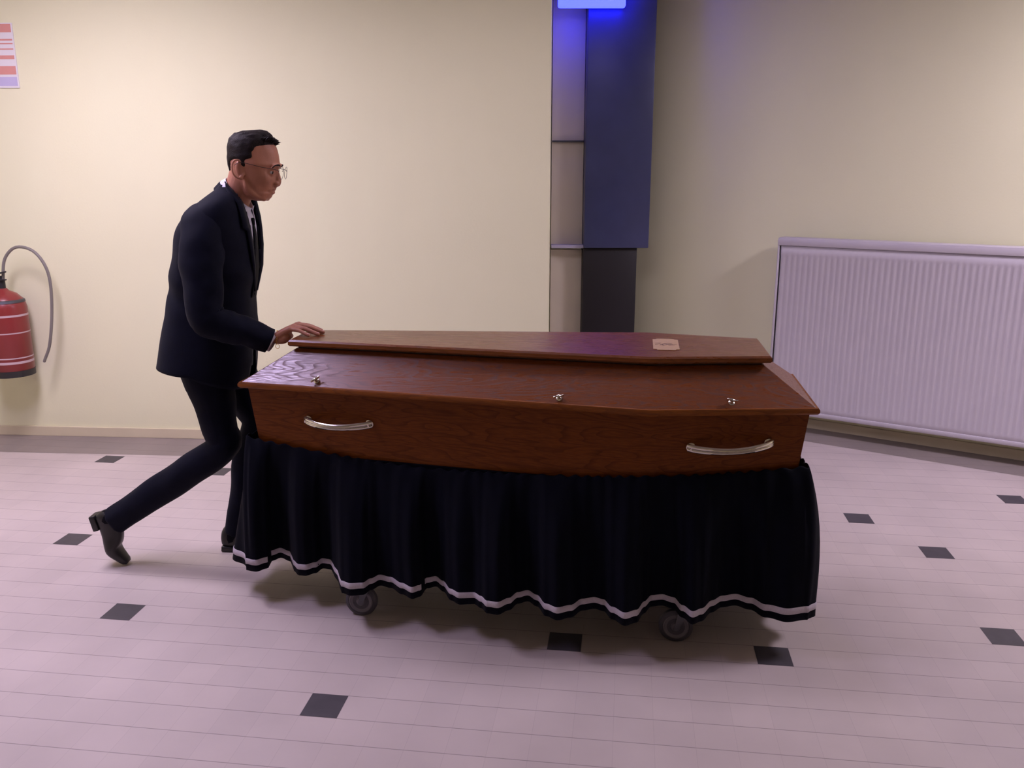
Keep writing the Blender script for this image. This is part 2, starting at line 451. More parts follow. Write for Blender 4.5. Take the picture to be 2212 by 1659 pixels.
def make_handle(pa, pb, fp, label):
    p, n = fp
    A = at_plane(*pa, p, n); B = at_plane(*pb, p, n)
    t = (B - A).normalized(); up = n.cross(t); up = up if up.z > 0 else -up
    L = (B - A).length
    bm = bmesh.new(); N = 26; rings = []
    for i in range(N + 1):
        s = i / N; q = A.lerp(B, s)
        out = .006 + .052 * math.sin(math.pi * s) ** .75
        hw = .0150 - .0035 * math.sin(math.pi * s); thk = .0042
        c = q + n * out
        # tangent in the n/t plane
        ds = .01; o2 = .006 + .052 * max(0, math.sin(math.pi * min(1, s + ds))) ** .75; o1 = .006 + .052 * max(0, math.sin(math.pi * max(0, s - ds))) ** .75
        tg = (t * L * 2 * ds + n * (o2 - o1)).normalized(); nn = tg.cross(up); nn = nn if nn.dot(n) > 0 else -nn
        ring = []
        for a, b in ((-1, -.6), (-.8, .6), (-.35, 1), (-.2, .7), (0, 1.1), (.2, .7), (.35, 1), (.8, .6), (1, -.6), (.8, -1), (-.8, -1)):
            ring.append(c + up * hw * a + nn * thk * b)
        rings.append(ring)
    loft(bm, rings, True)
    h = finish('handle', bm, M['chrome'], CR.o, CR, angle=50); h['label'] = label
    for q in (A + t * .012, B - t * .012):
        bm = bmesh.new()
        lathe(bm, q - n * .001, n, [(0, .015), (.003, .015), (.005, .011), (.006, .008), (.022, .0065)], 20)
        finish('handle_mount', bm, M['chrome'], h, CR, angle=40)
make_handle((660, 906), (805, 916), fp0, 'curved chrome handle at the foot end')
make_handle((1484, 966), (1668, 956), fp1, 'curved chrome handle at the head end')
def make_screw(px, py, sp, ang):
    p, n = sp; c = at_plane(px, py, p, n)
    bm = bmesh.new()
    lathe(bm, c - n * .001, n, [(0, .010), (.002, .010), (.004, .006), (.010, .0045), (.014, .006), (.018, .0055), (.020, .002)], 20)
    t = Vector((1, 0, 0)); t = (t - n * t.dot(n)).normalized(); t = Matrix.Rotation(ang, 3, n) @ t
    u = n.cross(t)
    for s in (-1, 1):
        box(bm, c + n * .015 + t * s * .010, (.008, .0022, .0042), X=(t + n * .25 * s * s).normalized(), Y=u, Z=n, bevel=.0015)
    finish('wing_screw', bm, M['chrome'], CR.o, CR, angle=40)
make_screw(684, 823, sp0, .5); make_screw(1208, 860, sp0, .1); make_screw(1580, 870, sp1, -.25)

# engraved name plate on the top panel, clipped corners
pc = [at_z(x, y, ZT) for x, y in ((1409, 757), (1467, 757), (1465, 733), (1412, 733))]
pl = [L2(v) for v in pc]
x0, x1 = (pl[0].x + pl[3].x) / 2, (pl[1].x + pl[2].x) / 2; y0, y1 = (pl[0].y + pl[1].y) / 2, (pl[2].y + pl[3].y) / 2
print('plaque', x0, x1, y0, y1)
def clipped(x0, x1, y0, y1, c):
    pts = []
    for cx, cy, sx, sy in ((x0, y0, 1, 1), (x1, y0, -1, 1), (x1, y1, -1, -1), (x0, y1, 1, -1)):
        q = [Vector((cx, cy + sy * c)), Vector((cx + sx * c * .85, cy + sy * c * .85)), Vector((cx + sx * c, cy))]
        pts += q if sx * sy > 0 else q[::-1]
    return pts
bm = bmesh.new(); poly_loft(bm, [(clipped(x0, x1, y0, y1, .014), ZT - .0005), (clipped(x0, x1, y0, y1, .014), ZT + .002)])
plq = finish('name_plate', bm, M['plaque'], CR.o, CR, smooth=False); plq['label'] = 'small brass plate with clipped corners and fine engraving'
bm = bmesh.new(); random.seed(3)
# unreadable engraved strokes across the plate
for k in range(9):
    cx = x0 + (x1 - x0) * (.16 + .075 * k); cy = (y0 + y1) / 2 + random.uniform(-.01, .01)
    a = random.uniform(.2, 1.3)
    d = Vector((math.cos(a), math.sin(a))); e = Vector((-d.y, d.x)); hl = random.uniform(.006, .016) * (1.6 if k in (5, 6) else 1)
    q = [Vector((cx, cy)) + d * hl * s1 + e * .0011 * s2 for s1, s2 in ((-1, -1), (1, -1), (1, 1), (-1, 1))]
    poly_loft(bm, [(q, ZT + .0018), (q, ZT + .0024)])
for k in range(4):
    cx = x0 + (x1 - x0) * (.2 + .17 * k); cy = (y0 + y1) / 2 + (-1) ** k * .016
    q = [Vector((cx + s1 * .011, cy + s2 * .0011 + s1 * .002)) for s1, s2 in ((-1, -1), (1, -1), (1, 1), (-1, 1))]
    poly_loft(bm, [(q, ZT + .0018), (q, ZT + .0024)])
finish('engraving', bm, M['engrave'], plq, CR, smooth=False)

# ------------------------------------------------------------------ trolley with its velvet skirt
TM = CM.copy(); TR = empty('coffin_trolley', TM)
tag(TR.o, 'coffin trolley on castors hidden by a pleated navy velvet skirt with white braid', 'trolley')
deck = offset(body_bot, .004)
bm = bmesh.new(); poly_loft(bm, [(deck, ZB - .035), (deck, ZB - .002)])
finish('deck', bm, M['velvet'], TR.o, TR, smooth=False)
wl = at_z(783, 1327, 0); wr_ = at_z(1458, 1383, 0)
wy = (L2(wl).y + L2(wr_).y) / 2; wxs = (L2(wl).x, L2(wr_).x)
print('wheels', L2(wl), L2(wr_))
WR = .058
for i, a in enumerate(wxs):
    for s in (0, 1):
        p0 = L2(wl if i == 0 else wr_); b = p0.y if s == 0 else -p0.y
        c = W3((a, b), WR); ax = (CM.to_3x3() @ Vector((0, -1, 0))).normalized()
        bm = bmesh.new()
        lathe(bm, c - ax * .014, ax, [(0, .02), (0, WR - .012), (.002, WR - .004), (.006, WR), (.022, WR), (.026, WR - .004), (.028, WR - .012), (.0262, WR - .0135), (.0262, .02)], 40)
        wh = finish('wheel', bm, M['rubber'], TR.o, TR, angle=40)
        bm = bmesh.new()
        lathe(bm, c - ax * .013, ax, [(0, .01), (0, WR - .0145), (.0262, WR - .0145), (.0275, WR - .018), (.0255, WR - .022), (.0245, .018), (.030, .014), (.031, .007), (.033, .006), (.033, 0)], 36)
        finish('hub', bm, M['hub'], wh, TR, angle=35)
        bm = bmesh.new()
        up = Vector((0, 0, 1)); t = (CM.to_3x3() @ Vector((1, 0, 0))).normalized()
        for q in (-1, 1):
            loft(bm, [[c + ax * (.0215 * q + k * .002) + up * z + t * (x) for z, x, k in ((-.008, -.008, -1), (-.008, .008, -1), (-.008, .008, 1), (-.008, -.008, 1))],
                      [c + ax * (.0215 * q + k * .002) + up * z + t * (x) for z, x, k in ((.078, .01, -1), (.078, .045, -1), (.078, .045, 1), (.078, .01, 1))]])
        box(bm, c + up * .08 + t * .028, (.024, .026, .004), X=t, Y=ax)
        lathe(bm, c + up * .084 + t * .028, up, [(0, .012), (.03, .012)], 16)
        finish('castor_fork', bm, M['steel'], TR.o, TR, smooth=False)
# folding frame
bm = bmesh.new()
ax3 = Vector((0, 0, 1))
cn = [W3((L2(wl if i == 0 else wr_).x + .028, (1 if s else -1) * (abs(L2(wl if i == 0 else wr_).y) - .05)), .165) for i in (0, 1) for s in (0, 1)]
for a, b in ((0, 1), (2, 3), (0, 2), (1, 3)): limb(bm, [cn[a], (cn[a] + cn[b]) / 2, cn[b]], [.012] * 3, 10, 2, ref=(.3, .9, .2))
for a, b in ((0, 2), (2, 0), (1, 3), (3, 1)):
    q = cn[b].lerp(cn[a], .12); q.z = ZB - .04; limb(bm, [cn[a], (cn[a] + q) / 2, q], [.011] * 3, 10, 2, ref=(.3, .9, .2))
finish('folding_frame', bm, M['steel'], TR.o, TR)

# skirt: closed top path hugging the coffin, closed bottom path with deep folds
def interp(tab, x):
    for (a, b), (c, d) in zip(tab, tab[1:]):
        if x <= c:
            t = (x - a) / (c - a) if c > a else 0; return b + (d - b) * t
    return tab[-1][1]
def csin(tab, x):
    for (a, b), (c, d) in zip(tab, tab[1:]):
        if x <= c:
            t = max(0, (x - a) / (c - a)); t = .5 - .5 * math.cos(math.pi * t); return b + (d - b) * t
    return tab[-1][1]
top_tab = [(530, 939), (540, 944), (600, 958), (701, 978), (796, 994), (923, 1012), (1050, 1020), (1176, 1026), (1290, 1029), (1385, 1029), (1511, 1026), (1600, 1020), (1745, 1008)]
hem_tab = [(527, 1231), (553, 1235), (578, 1228), (589, 1211), (607, 1205), (626, 1212), (638, 1236), (645, 1243), (660, 1244), (682, 1238), (698, 1228), (714, 1230), (728, 1252), (739, 1281), (758, 1287), (784, 1285), (803, 1274), (822, 1265), (844, 1270), (869, 1284), (891, 1294), (907, 1289), (923, 1271), (942, 1267), (958, 1278), (974, 1297), (993, 1306), (1024, 1305), (1040, 1314), (1052, 1325), (1075, 1328), (1100, 1318), (1119, 1304), (1140, 1299), (1160, 1310), (1179, 1331), (1204, 1340), (1233, 1334), (1258, 1319), (1284, 1315), (1303, 1320), (1322, 1338), (1350, 1352), (1375, 1345), (1391, 1325), (1407, 1310), (1429, 1308), (1454, 1315), (1473, 1334), (1496, 1349), (1515, 1342), (1537, 1323), (1559, 1312), (1587, 1308), (1619, 1317), (1654, 1334), (1701, 1344), (1742, 1339)]
ZH = .135
n0, n1 = fp0[1], fp1[1]
NC = 330
top_p, bot_p, smo_p = [], [], []
sh_px = 1405
OFF = .016
for i in range(NC):
    u = i / (NC - 1)
    xt = 532 + u * (1748 - 532); xb = 532 + u * (1744 - 532)
    y = interp(top_tab, xt)
    p = at_plane(xt, y, fp0[0] + n0 * OFF, n0); q = at_plane(xt, y, fp1[0] + n1 * OFF, n1)
    p = p if p.y > q.y else q          # whichever face lies farther (the hexagon is convex towards the camera)
    bot = at_z(xb, csin(hem_tab, xb), ZH)
    sm = at_z(xb, interp([(532, 1225), (700, 1248), (1000, 1296), (1350, 1333), (1480, 1336), (1744, 1334)], xb), ZH)
    top_p.append(p); bot_p.append(bot); smo_p.append(sm)
# ends and far side
hexo = offset(body_bot, .022); hexb = offset(body_bot, .070)
far_t = [top_p[-1]] + [W3(hexo[k], .60) for k in (3, 4, 5)] + [top_p[0]]
e0 = at_z(1754, 1316, ZH); e1 = at_z(507, 1192, ZH)
far_b = [bot_p[-1], e0] + [W3(hexb[k], ZH) for k in (3, 4)] + [W3(hexb[5] + Vector((.02, -.02)), ZH), e1, bot_p[0]]
def resample(poly, n):
    L = [0]
    for a, b in zip(poly, poly[1:]): L.append(L[-1] + (b - a).length)
    out = []
    for i in range(n):
        s = L[-1] * i / (n - 1); k = max(j for j in range(len(L) - 1) if L[j] <= s + 1e-9)
        out.append(poly[k].lerp(poly[k + 1], (s - L[k]) / max(1e-6, L[k + 1] - L[k])))
    return out
NF = 300
ft = resample(far_t, NF); fb = resample(far_b, NF)
cen = W3((0, 0), 0)
for i in range(1, NF - 1):
    d = (fb[min(i + 2, NF - 1)] - fb[max(i - 2, 0)]); nrm = Vector((d.y, -d.x, 0)).normalized()
    u = i / (NF - 1); env = min(1, u / .015, (1 - u) / .03)
    fold = .022 * math.sin(u * 2 * math.pi * 19 + 1.3 * math.sin(u * 23)) * env
    top_p.append(ft[i]); smo_p.append(fb[i]); bot_p.append(fb[i] + nrm * fold)
NT = len(top_p)
HS = [0, .01, .03, .07, .12, .2, .3, .4, .5, .6, .7, .8, .88, .94, 1.0]
def skirt_pt(i, s, out=0.0):
    a, b, c = top_p[i], smo_p[i], bot_p[i]
    d = (smo_p[(i + 3) % NT] - smo_p[i - 3]); nrm = Vector((d.y, -d.x, 0)).normalized()
    base = a.lerp(b, s); z = a.z + (ZH - a.z) * s
    base += nrm * .022 * math.sin(math.pi * s ** .7)
    fo = (c - b) * (s ** .8)
    ph = i * .62 + 2 * math.sin(i * .09)
    g = .0022 * math.sin(ph) * max(0, 1 - s * 2.2) + (.007 * math.sin(i * .17 + 2.1 * math.sin(i * .045)) * math.sin(math.pi * min(1, s * 1.1)))
    v = base + fo + nrm * (g + out); v.z = z
    if s < .03: v.z += .004 * math.sin(ph * 1.3)
    return v
bm = bmesh.new()
loft(bm, [[skirt_pt(i, s) for i in range(NT)] for s in HS], False)
sk = finish('skirt', bm, M['velvet'], TR.o, TR)
sk.modifiers.new('thick', 'SOLIDIFY').thickness = .003; sk.modifiers['thick'].offset = -1
bm = bmesh.new()
HT = 1 - ZH
sA, sB = .905, .950
loft(bm, [[skirt_pt(i, s, o) for i in range(NT)] for s, o in ((sA, .0006), (sA + .003, .0022), (sB - .003, .0022), (sB, .0006))], False)
tb = finish('braid_trim', bm, M['braid'], sk, TR); tb['label'] = 'white braid band just above the hem'

# ------------------------------------------------------------------ person
PY = 3.35
PM = Matrix.Translation((-1.2, PY, 0))
def q(px, py, dy=0):      # the far side mirrors the near side
    v = at_y(px, py, PY - abs(dy)); v.y = PY + dy; return v

# --- head as stacked slices between a front and a back outline, taken along the leaning head
HY = .0
head_tab = [  # py, back px, front px, half width, squareness shift
    (291, 528, 556, .022), (295, 515, 573, .045), (303, 505, 586, .060), (313, 499, 594, .069), (325, 496, 599, .0745),
    (338, 495, 602, .077), (350, 496, 603.5, .0775), (357, 497, 605, .077), (364, 499, 601.5, .075), (372, 501, 599.5, .073),
    (381, 504, 599, .070), (391, 508, 597, .066), (400, 513, 594, .062), (405, 516, 592.5, .059), (409.5, 518, 591.0, .057), (413.5, 520, 587.5, .055),
    (417.5, 522, 591, .0525), (422, 526, 588, .050), (427, 534, 586, .044), (431.5, 545, 580, .032), (434, 556, 573, .014)]
def slice_ring(py, bx, fx, hw, dy=0, n=40, e=2.2, taper=.30):
    a = q(bx, py, dy); b = q(fx, py, dy); c = (a + b) / 2; rx = (b - a).length / 2
    X = (b - a).normalized(); out = []
    for j in range(n):
        t = 2 * math.pi * j / n
        ca, sa = math.cos(t), math.sin(t)
        x = math.copysign(abs(ca) ** (2 / e), ca); y = math.copysign(abs(sa) ** (2 / e), sa)
        k = 1 - taper * max(0, x) ** 2 * .9
        out.append(c + X * rx * x + Vector((0, 1, 0)) * hw * y * k)
    return out
def table(tab, sub):
    return [tuple(v) for v in zip(*[nspline([r[k] for r in tab], sub) for k in range(len(tab[0]))])]
head_rows = table(head_tab, 3)
def gauss(v, c, s): return math.exp(-((v - c).length / s) ** 2)
eyeN = q(584, 371, -.031); eyeF = q(584, 371, .031)
cheekN = q(574, 388, -.052); cheekF = q(574, 388, .052)
def head_deform(v):
    for e, sy in ((eyeN, 1), (eyeF, -1)):
        g = gauss(v, e + Vector((.012, -.004 * sy, 0)), .017); v = v + Vector((-.0085, .006 * sy, 0)) * g
    for e, sy in ((cheekN, -1), (cheekF, 1)):
        v = v + Vector((.004, .005 * sy, 0)) * gauss(v, e, .022)
    for sy in (-1, 1):   # hollow under the cheekbone
        v = v + Vector((0, -.005 * sy, 0)) * gauss(v, q(565, 405, sy * .055), .020)
        v = v + Vector((0, -.006 * sy, 0)) * gauss(v, q(575, 335, sy * .07), .028)   # temples
    return v
bm = bmesh.new()
loft(bm, [[head_deform(v) for v in slice_ring(*r)] for r in head_rows])
# nose
limb(bm, [q(597, 360), q(597.5, 370), q(599, 380), q(600, 390), q(599, 397)], [(.0085, .008), (.0085, .009), (.0105, .0115), (.0125, .0135), (.011, .0125)], 16, 4)
for s in (-1, 1): ball(bm, q(596.5, 397.0, s * .0125), (.0115, .0078, .0088))
limb(bm, [q(593, 405, 0), q(598, 400, 0)], [(.006, .006), (.006, .006)], 10, 3)
# brow ridges, lips, jaw
for s in (-1, 1):
    limb(bm, [q(602, 360, s * .006), q(600.5, 357.5, s * .022), q(593, 359, s * .041), q(586, 364, s * .050)], [.006, .0068, .006, .004], 10, 4)
    limb(bm, [q(531, 385, s * .058), q(534, 405, s * .056), q(550, 421, s * .046), q(570, 429, s * .022)], [.010, .011, .011, .011], 12, 4)
    # eyelids
    limb(bm, [q(592, 371, s * .019), q(588, 367.5, s * .031), q(579, 371, s * .043)], [.004, .0062, .004], 8, 4)
    limb(bm, [q(592, 373, s * .019), q(588, 376.5, s * .031), q(579, 373, s * .043)], [.0035, .0052, .0038], 8, 4)
    # ear: helix ring, concha plate, lobe
    ec = q(515, 366, s * .080); up = (q(511, 346, s * .08) - q(519, 385, s * .08)).normalized(); fw = up.cross(Vector((0, 1, 0))); fw = fw if fw.x > 0 else -fw
    pts = []
    for k in range(15):
        t = math.radians(-60 + k * 300 / 14 * 1.0)
        ang = math.radians(40) + math.radians(280) * k / 14
        rr = .034 if math.sin(ang) > 0 else .031
        pts.append(ec + up * math.sin(ang) * rr + fw * math.cos(ang) * .0185 + Vector((0, s * (.004 - .010 * math.cos(ang)), 0)))
    limb(bm, pts, [.0042] * 15, 8, 2, ref=(0, 1, 0))
    ball(bm, ec + Vector((0, -s * .005, 0)) + fw * .003, (.016, .006, .028), rot=Matrix((fw, Vector((0, 1, 0)), up)).transposed())
    ball(bm, ec - up * .031 + fw * .004, (.008, .005, .009))
limb(bm, [q(582, 410.8, -.023), q(591, 408.2, -.009), q(593.6, 408.2, 0), q(591, 408.2, .009), q(582, 410.8, .023)], [.0025, .0046, .0052, .0046, .0025], 10, 4)
limb(bm, [q(582, 413.5, -.021), q(588.5, 415.8, -.010), q(590.8, 416.5, 0), q(588.5, 415.8, .010), q(582, 413.5, .021)], [.0025, .0046, .0052, .0046, .0025], 10, 4)
# neck and trunk (slim, inside the clothes)
limb(bm, [q(529, 380), q(519, 405), q(508, 432), q(492, 470)], [(.056, .058), (.054, .053), (.056, .053), (.065, .060)], 24, 4)
limb(bm, [q(545, 418, 0), q(531, 434, 0), q(526, 458, 0)], [(.014, .012), (.013, .010), (.012, .010)], 12, 4)
limb(bm, [q(478, 492), q(466, 530), q(455, 600), q(452, 690), q(448, 760), q(450, 800)], [(.10, .045), (.145, .085), (.135, .090), (.12, .085), (.135, .095), (.12, .08)], 24, 4)
for s in (-1, 1): limb(bm, [q(485, 462, s * .04), q(460, 475, s * .11), q(442, 487, s * .155)], [.035, .035, .038], 14, 3)
# right arm (near the camera) and hand on the lid
shR = q(437, 487, -.165); elR = q(447, 682, -.235); wrR = q(591, 731, -.165)
limb(bm, [shR, shR.lerp(elR, .5) + Vector((-.01, 0, 0)), elR], [.046, .042, .034], 14, 4)
W = at_y(592, 729, 3.185)
limb(bm, [elR, elR.lerp(W, .35) + Vector((0, 0, -.008)), elR.lerp(W, .75), W], [.034, .036, .027, (.026, .020)], 14, 4)
ZF = ZT
def hx(px, py, z): return at_z(px, py, z)
Kn = {'pinky': hx(627, 711, 1.008), 'ring': hx(634, 706, 1.014), 'middle': hx(641, 702.5, 1.017), 'index': hx(647, 700.5, 1.015)}
print('W', W, {k: tuple(round(c, 3) for c in v) for k, v in Kn.items()})
Kn['index'].y = Kn['middle'].y + .021
tips = {'pinky': hx(667, 724.5, ZF + .0072), 'ring': hx(687, 722, ZF + .0078), 'middle': hx(698, 717.5, ZF + .008), 'index': hx(694, 713.5, ZF + .008)}
rad = {'pinky': (.0088, .0078, .0068), 'ring': (.0098, .0086, .0074), 'middle': (.0102, .009, .0077), 'index': (.010, .009, .0077)}
for k in Kn:
    a, b = Kn[k], tips[k]; mid = a.lerp(b, .45) + Vector((0, 0, .0055)); m2 = a.lerp(b, .75) + Vector((0, 0, .0025))
    limb(bm, [a, mid, m2, b], [rad[k][0], rad[k][1], rad[k][1] * .93, rad[k][2]], 12, 4)
    wv = W + Vector((.004, (a.y - W.y) * .55, 0))
    limb(bm, [wv, wv.lerp(a, .5) + Vector((0, 0, .002)), a], [(.014, .015), (.0135, .014), (.0115, .0105)], 12, 4)
    ball(bm, a + Vector((0, 0, .002)), .0105)
# heel of the hand and thumb
ball(bm, W + Vector((.026, -.010, -.008)), (.030, .017, .015)); ball(bm, W + Vector((.028, .020, -.008)), (.030, .018, .015))
ball(bm, W + Vector((.048, .004, .004)), (.022, .034, .013))
Tb = W + Vector((.02, .028, -.006))
limb(bm, [Tb, Vector((W.x + .056, W.y + .058, ZF + .0175)), Vector((W.x + .088, W.y + .074, ZF + .0145)), Vector((W.x + .116, W.y + .080, ZF + .0100))], [.013, .0112, .0100, .0085], 12, 4)
# left arm hanging beside the far thigh
shL = q(432, 487, .175); elL = q(404, 655, .225); wrL = q(405, 780, .215)
limb(bm, [shL, shL.lerp(elL, .5), elL], [.046, .042, .034], 14, 4)
limb(bm, [elL, elL.lerp(wrL, .5), wrL], [.034, .032, (.020, .026)], 14, 4)
d = (wrL - elL).normalized(); d = Vector((d.x * .6, 0, d.z)).normalized(); sx = Vector((-d.z, 0, d.x)).normalized(); sx = sx if sx.x > 0 else -sx
pal = wrL + d * .075
for k, o, ln in ((0, .030, .072), (1, .010, .080), (2, -.010, .074), (3, -.029, .058)):
    kn = pal + sx * o * .95
    limb(bm, [wrL + sx * o * .5, (wrL + kn) / 2 + sx * o * .2, kn], [(.012, .013), (.013, .012), (.011, .0105)], 10, 3)
    limb(bm, [kn, kn + d * ln * .45 + Vector((0, -.006, 0)), kn + d * ln * .75 + Vector((0, -.020, 0)) , kn + d * ln * .88 + Vector((0, -.036, 0))], [.0098, .0088, .0082, .0072], 10, 3)
limb(bm, [wrL + sx * .02, wrL + sx * .045 + d * .035 + Vector((0, -.01, 0)), wrL + sx * .050 + d * .07 + Vector((0, -.018, 0)), wrL + sx * .045 + d * .095 + Vector((0, -.024, 0))], [.014, .0115, .0100, .0082], 10, 3)
# legs
hipR = q(448, 785, -.085); knR = q(483, 962, -.080); anR = at_y(254, 1090, 3.33)
hipL = q(458, 785, .09); knL = Vector((-1.045, 3.475, .565)); anL = Vector((-1.17, 3.475, .085))
limb(bm, [hipR, hipR.lerp(knR, .5), knR], [.075, .062, .045], 16, 4)
limb(bm, [hipL, hipL.lerp(knL, .5), knL], [.075, .062, .045], 16, 4)
limb(bm, [knL, knL.lerp(anL, .35), anL], [.045, .042, .028], 14, 4)
# soles as heel, ball, toe and the side the ankle is on
toeR = Vector((-1.600, 3.33, .012)); ballR = toeR + Vector((-.048, 0, .048)); dR = Vector((-.22, 0, .975)).normalized()
heelR = ballR + dR * .150; nR = Vector((dR.z, 0, -dR.x)); 
anR = heelR + nR * .078 - dR * .022 
SR = (heelR, ballR, toeR, nR)
SL = (anL + Vector((-.045, 0, -.066)), anL + Vector((.12, 0, -.083)), anL + Vector((.20, 0, -.081)), Vector((0, 0, 1)))
print('foot px', proj(anR), proj(heelR), proj(toeR))
limb(bm, [knR, knR.lerp(anR, .35), anR], [.045, .042, .028], 14, 4)
for an, (h_, b_, t_, n_) in ((anR, SR), (anL, SL)):
    n_ = n_.normalized()
    limb(bm, [an, h_.lerp(b_, .3) + n_ * .045, b_ + n_ * .024, t_ + n_ * .015], [.026, (.024, .024), (.030, .015), (.020, .010)], 12, 4)
body = finish('person', bm, M['skin'], mtx=PM)
rm = body.modifiers.new('merge', 'REMESH'); rm.mode = 'VOXEL'; rm.voxel_size = .0031; rm.use_smooth_shade = True
sm_ = body.modifiers.new('soften', 'SMOOTH'); sm_.factor = .5; sm_.iterations = 3
tag(body, 'person in dark navy suit and glasses leaning forward, one hand on coffin lid', 'person')
PR = Root(body, PM)

# eyes
for s, e in ((-1, q(583.2, 372, -.0315)), (1, q(583.2, 372, .0315))):
    bm = bmesh.new(); ball(bm, e, .0112, 18, 12)
    gz = Vector((1, s * .06, -.25)).normalized()
    eo = finish('eye', bm, M['eye'], body, PR)
    bm = bmesh.new(); lathe(bm, e + gz * .0098, gz, [(0, .0068), (.0015, .0062), (.0024, .0035)], 16)
    finish('iris', bm, M['iris'], eo, PR)
# fingernails of the hand on the lid
for k in tips:
    t = (tips[k] - Kn[k]).normalized(); c = tips[k] + Vector((0, 0, rad[k][2] * .80)) - t * .001
    bm = bmesh.new(); ball(bm, c, (.0062, .0046, .0016), 12, 8, rot=Matrix.Rotation(math.atan2(-t.z, t.x), 3, 'Y'))
    finish('fingernail', bm, M['nail'], body, PR)

# hair: a shell over the skull that thins out to the hairline
line_s = [(480, 392), (496, 388), (503, 376), (507, 348), (518, 343), (527, 346), (532, 362), (540, 362), (543, 345), (555, 342), (558, 326), (562, 317), (585, 313), (606, 312)]
bm = bmesh.new()
rowsH = [(284, 530, 556, .020), (287, 518, 576, .040)] + head_rows[1:]
hr = table(head_tab, 6)[:85]
N = 72; grid = []
for r in hr:
    ring = slice_ring(*r[:4], n=N); cx = sum((v for v in ring), Vector()) / N
    row = []
    for v in ring:
        v = head_deform(v); px, py = proj((v.x, PY, v.z))
        side = abs(v.y - PY) / .075
        fz = 1 - min(1, side)
        yb = interp(line_s, px)
        if px > 560: yb += 0
        g = yb - py
        topness = max(0, min(1, (330 - py) / 35)); front = max(0, min(1, (px - 540) / 50))
        mx = .0045 + .011 * topness + .013 * topness * front
        o = max(-.004, min(mx, g * .0010))
        if g > 0:
            st = noise.noise(Vector((v.x * 60, v.y * 190, v.z * 60))); o *= 1 + .35 * st
        nrm = (v - cx); nrm.z += .6 * topness * nrm.length + .02 * topness; nrm.normalize()
        if front > 0 and topness > .3: nrm = (nrm + Vector((.25, 0, .35))).normalized()
        row.append((v + nrm * o, g))
    grid.append(row)
V = [[bm.verts.new(p) for p, g in row] for row in grid]
for i in range(len(grid) - 1):
    for j in range(N):
        k = (j + 1) % N
        if max(grid[i][j][1], grid[i][k][1], grid[i + 1][j][1], grid[i + 1][k][1]) > -1.5:
            bm.faces.new((V[i][j], V[i][k], V[i + 1][k], V[i + 1][j]))
c = bm.verts.new(sum((v.co for v in V[0]), Vector()) / N + Vector((0, 0, .004)))
for j in range(N): bm.faces.new((V[0][j], V[0][(j + 1) % N], c))
bmesh.ops.delete(bm, geom=[v for v in bm.verts if not v.link_faces], context='VERTS')
# tufts that break the outline along the fringe and crown
random.seed(11)
for k in range(420):
    s = random.uniform(-.052, .052); px = random.uniform(512, 597 - 420 * abs(s))
    ytop = interp([(505, 305), (515, 293), (528, 288.5), (545, 287), (560, 288.5), (575, 292), (588, 300), (598, 309)], px) + 4 + 160 * s * s * 9
    a = q(px, ytop + 4, s); ln = random.uniform(.009, .016) * (1.15 if px > 560 else .7)
    dr = Vector((random.uniform(.1, .9) + (px - 545) * .008, s * 6 + random.uniform(-.3, .3), .8 - .3 * (px > 585))).normalized()
    limb(bm, [a, a + dr * ln * .55, a + dr * ln + Vector((ln * .25, 0, -ln * .12))], [.0042, .0036, .0008], 6, 3)
for k in range(2):
    s = (-1, 1)[k]      # eyebrows
    limb(bm, [q(604.0, 359.5, s * .010), q(603.5, 356.8, s * .024), q(594, 358.2, s * .043), q(588, 363, s * .052)], [(.0028, .0035), (.003, .004), (.0025, .0032), (.001, .0015)], 8, 4)
hair = finish('hair', bm, M['hair'], body, PR)
hs_ = hair.modifiers.new('soften', 'SMOOTH'); hs_.factor = .5; hs_.iterations = 2

# glasses
bm = bmesh.new()
for s in (-1, 1):
    c = q(608.5, 374, s * .033); pts = []
    for k in range(25):
        a = 2 * math.pi * k / 24
        pts.append(c + Vector((-.006 * abs(math.cos(a)) ** 2 * 0 - .004 * (s * math.cos(a) > 0) * abs(math.cos(a)), math.cos(a) * .025, math.sin(a) * .022)) + Vector((.003 * -math.sin(a) * -1, 0, 0)))
    limb(bm, pts, [.0008] * 25, 6, 1, ref=(1, 0, 0), rounded=False)
    limb(bm, [c + Vector((-.004, s * .025, .006)), q(595, 366.5, s * .066), q(565, 361, s * .077), q(530, 352.5, s * .083), q(516, 351, s * .085), q(506, 357, s * .083)], [.0010] * 6, 6, 4, ref=(0, 0, 1))
limb(bm, [q(610, 371, -.009), q(611.5, 368, 0), q(610, 371, .009)], [.0009] * 3, 6, 4, ref=(1, 0, 0))
finish('glasses', bm, M['glassframe'], body, PR)

# shirt: collar band, front and cuffs
bm = bmesh.new()
def torso_ring(py, bx, fx, hw, n=56, dy=0, tilt=0, e=2.4):
    a = q(bx, py + tilt, dy); b = q(fx, py - tilt * 0, dy); c = (a + b) / 2; X = (b - a) / 2
    out = []
    for j in range(n):
        t = 2 * math.pi * j / n; ca, sa = math.cos(t), math.sin(t)
        out.append(c + X * math.copysign(abs(ca) ** (2 / e), ca) + Vector((0, 1, 0)) * hw * math.copysign(abs(sa) ** (2 / e), sa))
    return out
sh_tab = [(445, 470, 534, .090), (460, 440, 540.5, .135), (480, 425, 545.5, .15), (510, 415, 549.5, .155), (550, 410, 552, .155), (600, 405, 550, .15), (650, 400, 545, .14)]
loft(bm, [torso_ring(*r) for r in table(sh_tab, 3)])
